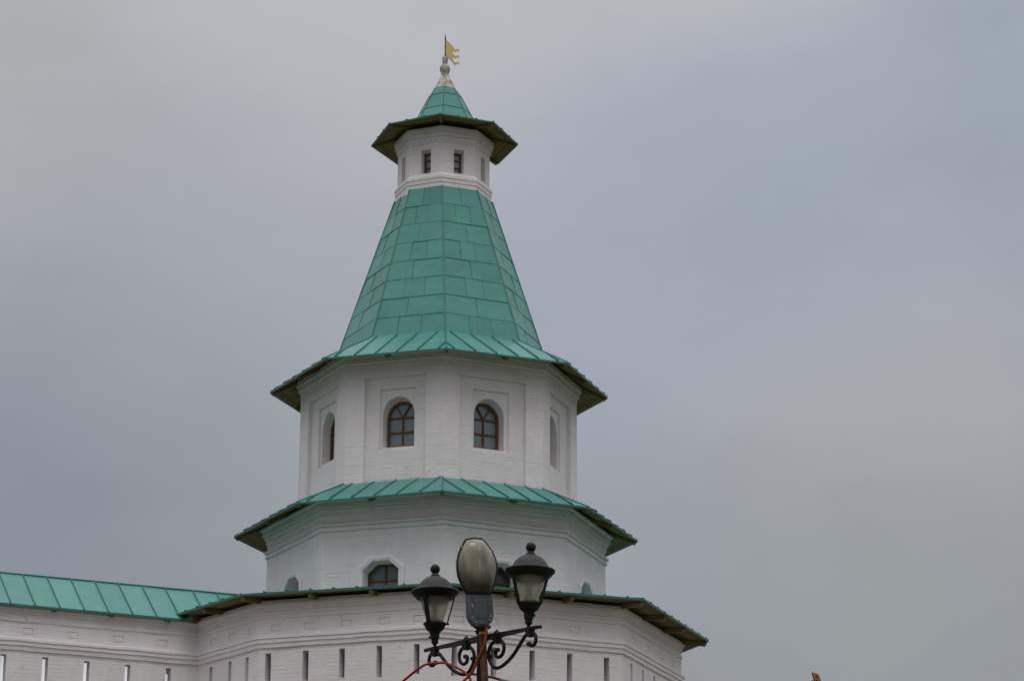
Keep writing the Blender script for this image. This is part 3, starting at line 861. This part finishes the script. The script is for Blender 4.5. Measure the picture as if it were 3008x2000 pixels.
rm.box(WP(-26, -.302, EZ-.075), WP(6.46, -.302, EZ)-WP(-26, -.302, EZ), WP(0, .03, 0)-WP(0, 0, 0), (0, 0, .078), 1)
rm.tube([WP(-26, 1.6, RZ+.01), WP(9, 1.6, RZ+.01)], .035, 6, 1)
# folded flashing and boarded end where the roof dies into the tower eave
rm.add([WP(6.20, -.305, EZ-.06), WP(6.48, -.305, EZ-.06), WP(6.55, -.32, EZ+.13), WP(6.38, -.31, EZ+.17)], None, 0, .4)
wr = mesh_obj('roof', rm, [TIN, TIND], FW, jit=.014)
sb = MB()
sb.add([WP(-26, -.29, EZ-.05), WP(6.5, -.29, EZ-.05), WP(6.9, .3, EZ+.36), WP(-26, .3, EZ+.36)], [(0, 0), (32.5, 0), (32.5, .7), (0, .7)])
sb.add([WP(-26, 3.48, EZ-.05), WP(9, 3.48, EZ-.05), WP(9, 1.6, RZ-.06), WP(-26, 1.6, RZ-.06)], [(0, 0), (35, 0), (35, 2.4), (0, 2.4)])
mesh_obj('soffit', sb, SOFFIT, wr)
for uu in [1.72+1.96*k for k in range(-12, 3)]:
    b = MB(); b.box(WP(uu-.075, -.27, EZ-.16), WP(.15, 0, 0)-WP(0, 0, 0), WP(0, .5, .25)-WP(0, 0, 0), (0, 0, .12)); mesh_obj('rafter', b, ENDWOOD, wr)
b = MB(); b.box(WP(6.45, -.22, EZ-.07), WP(.95, .30, 0)-WP(0, 0, 0), WP(0, .05, 0)-WP(0, 0, 0), (0, 0, .30)); mesh_obj('end_board', b, ENDWOOD, wr)
for uu in (-23.0, -15.3, -8.97):
    b = MB(); b.box(WP(uu, 3.2, 8.5), WP(.2, 0, 0)-WP(0, 0, 0), WP(0, .2, 0)-WP(0, 0, 0), (0, 0, 10.9)); mesh_obj('post', b, RAFTER, FW)

# ================================================================== STREET LAMP
PO = Vector((.422, 27.012, 5.2424)); A = Vector((.65359, -.75685, 0)); N = Vector((-.75685, -.65359, 0))
def AP(u_, z, o=0.0): return PO+A*u_+N*o+Vector((0, 0, z))
gz = gh(PO.x, PO.y)
SL = thing('street_lamp', 'black iron street lamp with two frosted lanterns and a grey floodlight head strapped on', 'street lamp', (PO.x, PO.y, gz))
pm = MB()
pm.tube([AP(0, gz-5.24-.2), AP(0, .07)], .045, 16); pm.lathe(AP(0, 0), [(.06, .05), (.06, .075), (.03, .11), (0, .115)], 16)
pm.lathe((PO.x, PO.y, gz-.1), [(.16, 0), (.16, .5), (.12, .6), (.09, .9), (.06, 1.0), (.045, 1.1)], 16)
for u_, z in ((-.075, -.173), (.075, -.185), ):
    pm.tube([AP(u_*.5, z), AP(u_*1.6, z)], .014, 8)
    c = AP(u_*1.75, z); pm.lathe(c-Vector((0, 0, .02)), [(0, 0), (.016, .006), (.02, .02), (.016, .034), (0, .04)], 10)
mesh_obj('pole', pm, IRON, SL, smooth=40)
am = MB()
stations = [(-.80, .016), (-.62, .0175), (-.1, .0285), (0, .030), (.1, .0285), (.60, .0175), (.78, .016)]
for (ua, ha), (ub, hb) in zip(stations[:-1], stations[1:]):
    q = []
    for u_, h in ((ua, ha), (ub, hb)):
        q.append([AP(u_, h*.95, .0)+N*h*.6, AP(u_, h*.95)-N*h*.6, AP(u_, -h*.9)-N*h*.9, AP(u_, -h*.9)+N*h*.9])
    for k in range(4): am.add([q[0][k], q[0][(k+1) % 4], q[1][(k+1) % 4], q[1][k]])
for sg in (-1, 1):
    tip = [(.775, .017), (.79, .017), (.79, .008), (.805, .008), (.815, .020), (.845, 0.0)]
    am.tube([AP(sg*u_, -.003) for u_, r in tip], [r for u_, r in tip], 6)
mesh_obj('crossarm', am, IRON, SL)
# scroll brackets: a long S from the outer curl to the inner curl
SCR = [(-.644, -.147), (-.660, -.138), (-.674, -.140), (-.684, -.156), (-.705, -.168), (-.739, -.156), (-.757, -.126), (-.757, -.086), (-.735, -.052), (-.693, -.034), (-.648, -.040), (-.610, -.060), (-.565, -.103), (-.515, -.154), (-.464, -.203), (-.410, -.244), (-.349, -.279), (-.282, -.305), (-.228, -.313), (-.180, -.299), (-.146, -.268), (-.120, -.230), (-.104, -.186), (-.101, -.141), (-.118, -.098), (-.149, -.067), (-.195, -.047), (-.245, -.046), (-.286, -.062), (-.312, -.091), (-.319, -.123), (-.314, -.157), (-.297, -.187), (-.265, -.210), (-.234, -.211), (-.209, -.196), (-.199, -.173), (-.203, -.150), (-.222, -.138), (-.242, -.140)]
def smoothpath(P, it=1):
    for _ in range(it):
        Q = [P[0]]
        for a, b in zip(P[:-1], P[1:]): Q += [tuple(.75*x+.25*y for x, y in zip(a, b)), tuple(.25*x+.75*y for x, y in zip(a, b))]
        P = Q+[P[-1]]
    return P
for sg in (-1, 1):
    P = smoothpath(SCR, 1); b = MB(); k = len(P)
    b.tube([AP(-sg*u_ if sg < 0 else u_, z) if False else AP((u_ if sg < 0 else -u_), z) for u_, z in P], [.0175 if 6 < i < k-6 else .0205 for i in range(k)], 8)
    br = mesh_obj('scroll_bracket', b, IRON, SL, smooth=60)
    for uc_ in (.216, .676):
        u_ = sg*uc_; cl = MB()
        cl.box(AP(u_-.030, -.076)-N*.033, A*.060, N*.066, (0, 0, .070))
        cl.box(AP(u_-.033, -.012)-N*.036, A*.066, N*.072, (0, 0, .022))
        if uc_ < .4:
            t0 = AP(u_, .062)
            bs = [AP(u_-.034, .012)-N*.034, AP(u_+.034, .012)-N*.034, AP(u_+.034, .012)+N*.034, AP(u_-.034, .012)+N*.034]
            for q in range(4): cl.add([bs[q], bs[(q+1) % 4], t0])
        mesh_obj('clamp', cl, IRON, br)
# lanterns
def lantern(u_, lean, a0):
    q = AP(u_, 0); ax = (Vector((0, 0, 1))+A*0+Vector((lean, 0, 0))).normalized()
    b = MB()
    b.lathe(q, [(0, .015), (.017, .02), (.017, .035), (.031, .048), (.034, .056), (.034, .092), (.045, .094), (.0455, .140), (.050, .150), (.062, .165), (.085, .182), (.091, .190), (.095, .205), (.108, .225), (.114, .234), (.110, .248), (.080, .252), (.07, .262)], 28, 0, ax)
    b.lathe(q, [(.175, .492), (.184, .486), (.190, .500), (.206, .508), (.218, .525), (.233, .538), (.236, .553), (.230, .563), (.17, .588)], 36, 0, ax)
    b.lathe(q, [(.13, .49), (.184, .486)], 36, 0, ax)
    b.lathe(q, [(.175, .586), (.168, .600), (.150, .632), (.120, .665), (.080, .692), (.046, .703), (.046, .716), (.034, .720), (.030, .732)], 36, 1, ax)
    prof = [(.028, .728)]+[(.048*math.sin(t), .776-.050*math.cos(t)) for t in [math.pi*(.15+.85*k/9) for k in range(10)]]
    b.lathe(q, prof, 24, 0, ax)
    s = [-1, 1][u_ > 0]
    b.tube([q+A*.03*s+Vector((0, 0, .118)), q+A*.075*s+Vector((0, 0, .118))], .008, 8); b.tube([q+A*.070*s+Vector((0, 0, .118)), q+A*.082*s+Vector((0, 0, .118))], .013, 8)
    lo_ = mesh_obj('lantern', b, [IRON, IROND], SL, smooth=40)
    gl = MB(); gl.lathe(q, [(.076, .25), (.100, .33), (.127, .42), (.148, .492)], 40, 0, ax); mesh_obj('glass', gl, FROST, lo_, smooth=60)
    cr = MB(); cr.lathe(q, [(.0, .432), (.10, .438), (.118, .452), (.132, .485)], 24, 0, ax); mesh_obj('dome_shade', cr, SHADE, lo_, smooth=50)  # dark cup added to stand for the shade inside the dome
    cr = MB(); cr.lathe(q, [(.0, .262), (.05, .262), (.05, .285), (.03, .30), (.022, .33), (.028, .37), (.03, .43), (0, .45)], 20, 0, ax); mesh_obj('bulb', cr, PEWT, lo_, smooth=50)
    for k in range(3):
        a = R(a0+120*k); view = Vector((q.x, q.y, 0)).normalized(); rgt = Vector((view.y, -view.x, 0))
        rd = rgt*math.sin(a)-view*math.cos(a); tg = Vector((-rd.y, rd.x, 0)); rb = MB()
        P0_ = q+rd*.112+ax*.236; P1_ = q+rd*.180+ax*.488
        rb.box(P0_-tg*.021, tg*.042, P1_-P0_, rd*.012); rb.tube([P0_, P0_+rd*.025], .010, 6)
        mesh_obj('rib', rb, IRON, lo_)
lantern(-.676, -.008, -31)
lantern(.654, .026, -57)
# rusty pipe strapped to the pole, carrying the floodlight
rp = MB(); rp.tube([(.436, 26.915, gz+.1), (.455, 26.90, 4.80), (.430, 26.93, 5.25), (.424, 26.935, 5.40)], .034, 12)
pipe = mesh_obj('support_pipe', rp, RUST, SL, smooth=50)
tp = MB(); tp.tube([(.432, 26.927, 5.262), (.431, 26.929, 5.284)], .0365, 14); mesh_obj('tape', tp, YEL, pipe)
for z in (5.335, 4.80):
    st = MB(); st.tube([(.428, 26.965, z), (.428, 26.965, z+.016)], .082, 16); st.tube([(.37, 26.93, z+.008), (.33, 26.90, z+.008)], .011, 8); mesh_obj('strap', st, IRON, pipe)
# floodlight head
ln_ = Vector((.27701, -.96087, 0)); lt = Vector((.96087, .27701, 0)); LQ = Vector((.43264, 27.0, 5.24244))+ln_*.18
def LP(u_, z, d=0.0): return LQ+lt*u_+Vector((0, 0, z))+ln_*d
OUT = [(-.210, .376), (-.240, .412), (-.270, .473), (-.299, .539), (-.312, .607), (-.313, .683), (-.300, .752), (-.273, .824), (-.232, .899), (-.155, .917), (-.074, .917), (-.032, .880), (.027, .806), (.063, .729), (.077, .648), (.070, .572), (.055, .500), (.030, .425), (.015, .385)]
hb = MB()
HS = [(-.212, .385), (-.199, .166), (-.186, .129), (-.141, .078), (-.118, .070), (-.006, .086), (.032, .125), (.051, .176), (.036, .393)]
nH = len(HS)
def sc_(P, f, c): return [(c[0]+(x-c[0])*f, c[1]+(y-c[1])*f) for x, y in P]
hc = (-.08, .24)
for (fa, da), (fb_, db) in zip([(.86, .012), (.96, .010), (1.0, .0), (1.0, -.05), (.95, -.085), (.7, -.10)][:-1], [(.86, .012), (.96, .010), (1.0, .0), (1.0, -.05), (.95, -.085), (.7, -.10)][1:]):
    PA, PB_ = sc_(HS, fa, hc), sc_(HS, fb_, hc)
    for k in range(nH):
        j = (k+1) % nH; hb.add([LP(*PA[k], da), LP(*PA[j], da), LP(*PB_[j], db), LP(*PB_[k], db)])
hb.add([LP(*p, .012) for p in sc_(HS, .86, hc)]); hb.add([LP(*p, -.10) for p in sc_(HS, .7, hc)])
# back shell behind the bowl
oc = (-.118, .65); nO = len(OUT)
SH = [(1.0, .004), (1.02, -.01), (1.0, -.04), (.88, -.085), (.6, -.11)]
for (fa, da), (fb_, db) in zip(SH[:-1], SH[1:]):
    PA, PB_ = sc_(OUT, fa, oc), sc_(OUT, fb_, oc)
    for k in range(nO):
        j = (k+1) % nO; hb.add([LP(*PA[k], da), LP(*PA[j], da), LP(*PB_[j], db), LP(*PB_[k], db)])
hb.add([LP(*p, -.11) for p in sc_(OUT, .6, oc)])
hb.prism([LP(-.160, .36, .012), LP(-.150, .10, .012), LP(-.143, .10, .012), LP(-.153, .36, .012)], ln_*.006)
hb.prism([LP(-.010, .37, .012), LP(-.004, .12, .012), LP(.003, .12, .012), LP(-.003, .37, .012)], ln_*.006)
fl = mesh_obj('floodlight', hb, GREYP, SL, smooth=35)
rb = MB(); RT_ = OUT
for k in range(nO-1): rb.tube([LP(*OUT[k], .004), LP(*OUT[k+1], .004)], .009, 6)
rb.tube([LP(*OUT[-1], .004), LP(*OUT[0], .004)], .011, 6)
mesh_obj('rim', rb, IRON, fl)
gb = MB(); sh = [(.975, .006), (.95, .022), (.86, .048), (.70, .070), (.48, .086), (.24, .093)]
def guv(p): return ((p[0]+.313)/.39, (p[1]-.376)/.541)
PA = [sc_(OUT, f, oc) for f, d in sh]
for q in range(len(sh)-1):
    for k in range(nO):
        j = (k+1) % nO; pts = [(PA[q][k], sh[q][1]), (PA[q][j], sh[q][1]), (PA[q+1][j], sh[q+1][1]), (PA[q+1][k], sh[q+1][1])]
        gb.add([LP(*p, d) for p, d in pts], [guv(p) for p, d in pts])
gb.add([LP(*p, .093) for p in PA[-1]], [guv(p) for p in PA[-1]])
mesh_obj('glass_bowl', gb, BOWL, fl, smooth=80)
lb = MB(); lb.box(LP(-.108, .095, .012), lt*.075, ln_*.014, (0, 0, .10)); lb.box(LP(-.114, .150, .012), lt*.087, ln_*.02, (0, 0, .022)); mesh_obj('latch', lb, GREYP, fl)
BRASS = flat('brass_clip', (.30, .25, .15), .4, .5)
for u_, z in [(-.185, .291), (-.155, .236), (-.165, .329), (.002, .26), (-.008, .316), (-.001, .229)]:
    vb = MB(); vb.tube([LP(u_, z, .009), LP(u_, z, .0135)], .0065, 8); mesh_obj('screw_hole', vb, SHADE, fl)
for u_, z in [(.006, .142), (-.160, .152), (.022, .177), (-.119, .113), (-.164, .275), (-.004, .29), (-.16, .256)]:
    vb = MB(); vb.lathe(LP(u_, z, .008), [(.009, 0), (.008, .006), (0, .009)], 8, 0, ln_); mesh_obj('bolt', vb, PEWT, fl)
for k in (7, 12):
    p = OUT[k]; vb = MB(); vb.box(LP(p[0]-.014, p[1]-.012, -.012), lt*.028, ln_*.03, (0, 0, .022)); mesh_obj('clip', vb, BRASS, fl)

# ================================================================== CABLES
def cable(name, pts, r, mat, label, ends=None):
    b = MB(); b.tube(smoothpath([tuple(p) for p in pts], 2), r, 8)
    o = mesh_obj(name, b, mat, base=pts[0], smooth=60); tag(o, label, 'cable'); return o
ca = [(-3.6, 31.6, gh(-3.6, 31.6)), (-2.6, 30.45, 2.4), (-1.4, 29.07, 4.05), (-.6, 28.16, 4.80), (-.205, 27.70, 5.054), (-.155, 27.642, 5.078), (-.111, 27.591, 5.096), (-.066, 27.539, 5.099), (-.022, 27.488, 5.091), (.028, 27.43, 5.085), (.061, 27.392, 5.079), (.094, 27.354, 5.066), (.149, 27.29, 5.036), (.215, 27.214, 4.989), (.269, 27.151, 4.945), (.308, 27.106, 4.896), (.327, 27.084, 4.848), (.36, 27.03, 4.6), (.38, 27.05, 3.0), (.38, 27.05, gz)]
cable('cable', ca, .0128, REDC, 'red cable threaded through the lamp bracket scroll and dropping away to the left')
cb2 = [(.452, 26.832, 5.40), (.462, 26.828, 5.30), (.459, 26.831, 5.22), (.448, 26.844, 5.157), (.422, 26.875, 5.096), (.391, 26.911, 5.037), (.364, 26.941, 4.976), (.344, 26.965, 4.926), (.317, 26.996, 4.893), (.285, 27.033, 4.866), (.253, 27.07, 4.845), (.15, 27.19, 4.75), (.08, 27.27, 4.2), (.2, 27.2, gz+.5), (.3, 27.1, gz)]
cable('cable', cb2, .0128, REDO, 'orange red cable running down across the lamp pole from the floodlight')
cc_ = [(.30, 27.31, 4.958), (.326, 27.277, 4.952), (.375, 27.22, 4.939), (.482, 27.096, 4.899), (.536, 27.034, 4.876), (.605, 26.954, 4.842)]
cable('cable', cc_, .0128, REDC, 'short red cable passing behind the lamp pole to the right')
cable('cable', [(.603, 26.956, 4.843), (.668, 26.88, 4.814), (1.3, 26.15, 4.55), (2.2, 25.1, 3.9), (3.2, 24.0, 2.2), (3.6, 23.5, gh(3.6, 23.5))], .0112, GREYC, 'grey cable end continuing the red one at lower right of the lamp')
# ================================================================== BOOM TIP
def BP(u_, v_, o=0): # u_ to the right, v_ down along the boom
    ax = Vector((.26, .0, -.965)); rr = Vector((.965, 0, .26)); return Vector((12.493, 95, 17.41))+rr*u_+ax*v_+Vector((0, 1, 0))*o
CB = thing('crane_boom', 'orange steel boom tip with dark holes at the bottom edge right of the tower', 'crane', (14.6, 95, 9.3))
bb = MB()
OL = [(0, 0), (.02, -.012), (.16, .075), (.205, .15), (.20, .9), (.0, .9), (0, .02)]
holes = [[(cx_+r*math.cos(a), cy+r*math.sin(a)) for a in [2*math.pi*k/10 for k in range(10)]] for cx_, cy, r in ((.105, .135, .026), (.115, .205, .028), (.06, .19, .018), (.06, .30, .03), (.13, .36, .025), (.07, .46, .03), (.13, .55, .028), (.07, .66, .03), (.13, .76, .03))]
class _F(Face):
    def P(s, u_, z, d=0.0): return BP(u_, z, d)
fz = _F((0, 0), (1, 0))
for d in (0, .16): fz.panel(bb, OL, holes, d)
fz.jamb(bb, OL, 0, .16)
for h in holes: fz.jamb(bb, h, 0, .03)
bb.box(BP(0.0, .9), BP(.2, .9)-BP(0, .9), BP(0, 8.6)-BP(0, .9), (0, .16, 0))
mesh_obj('boom', bb, ORNG, CB)
kb = MB(); fz.panel(kb, inset(OL[::-1], .01)[::-1], [], .06); mesh_obj('core', kb, SHADE, CB)
ed = MB(); ed.tube([BP(-.004, .0, -.004), BP(-.004, .9, -.004)], .012, 6); mesh_obj('edge_shade', ed, DARKM, CB)  # dark strip painted in for the boom's shadow side
sh_ = MB(); sh_.tube([BP(-.06, .285, .03), BP(-.06, .285, .13)], .05, 14); sh_.box(BP(-.07, .27, .05), BP(.08, 0)-BP(0, 0), BP(0, .05)-BP(0, 0), (0, .05, 0)); mesh_obj('pulley', sh_, flat('teal_painted_steel', (.05, .12, .12), .5), CB)
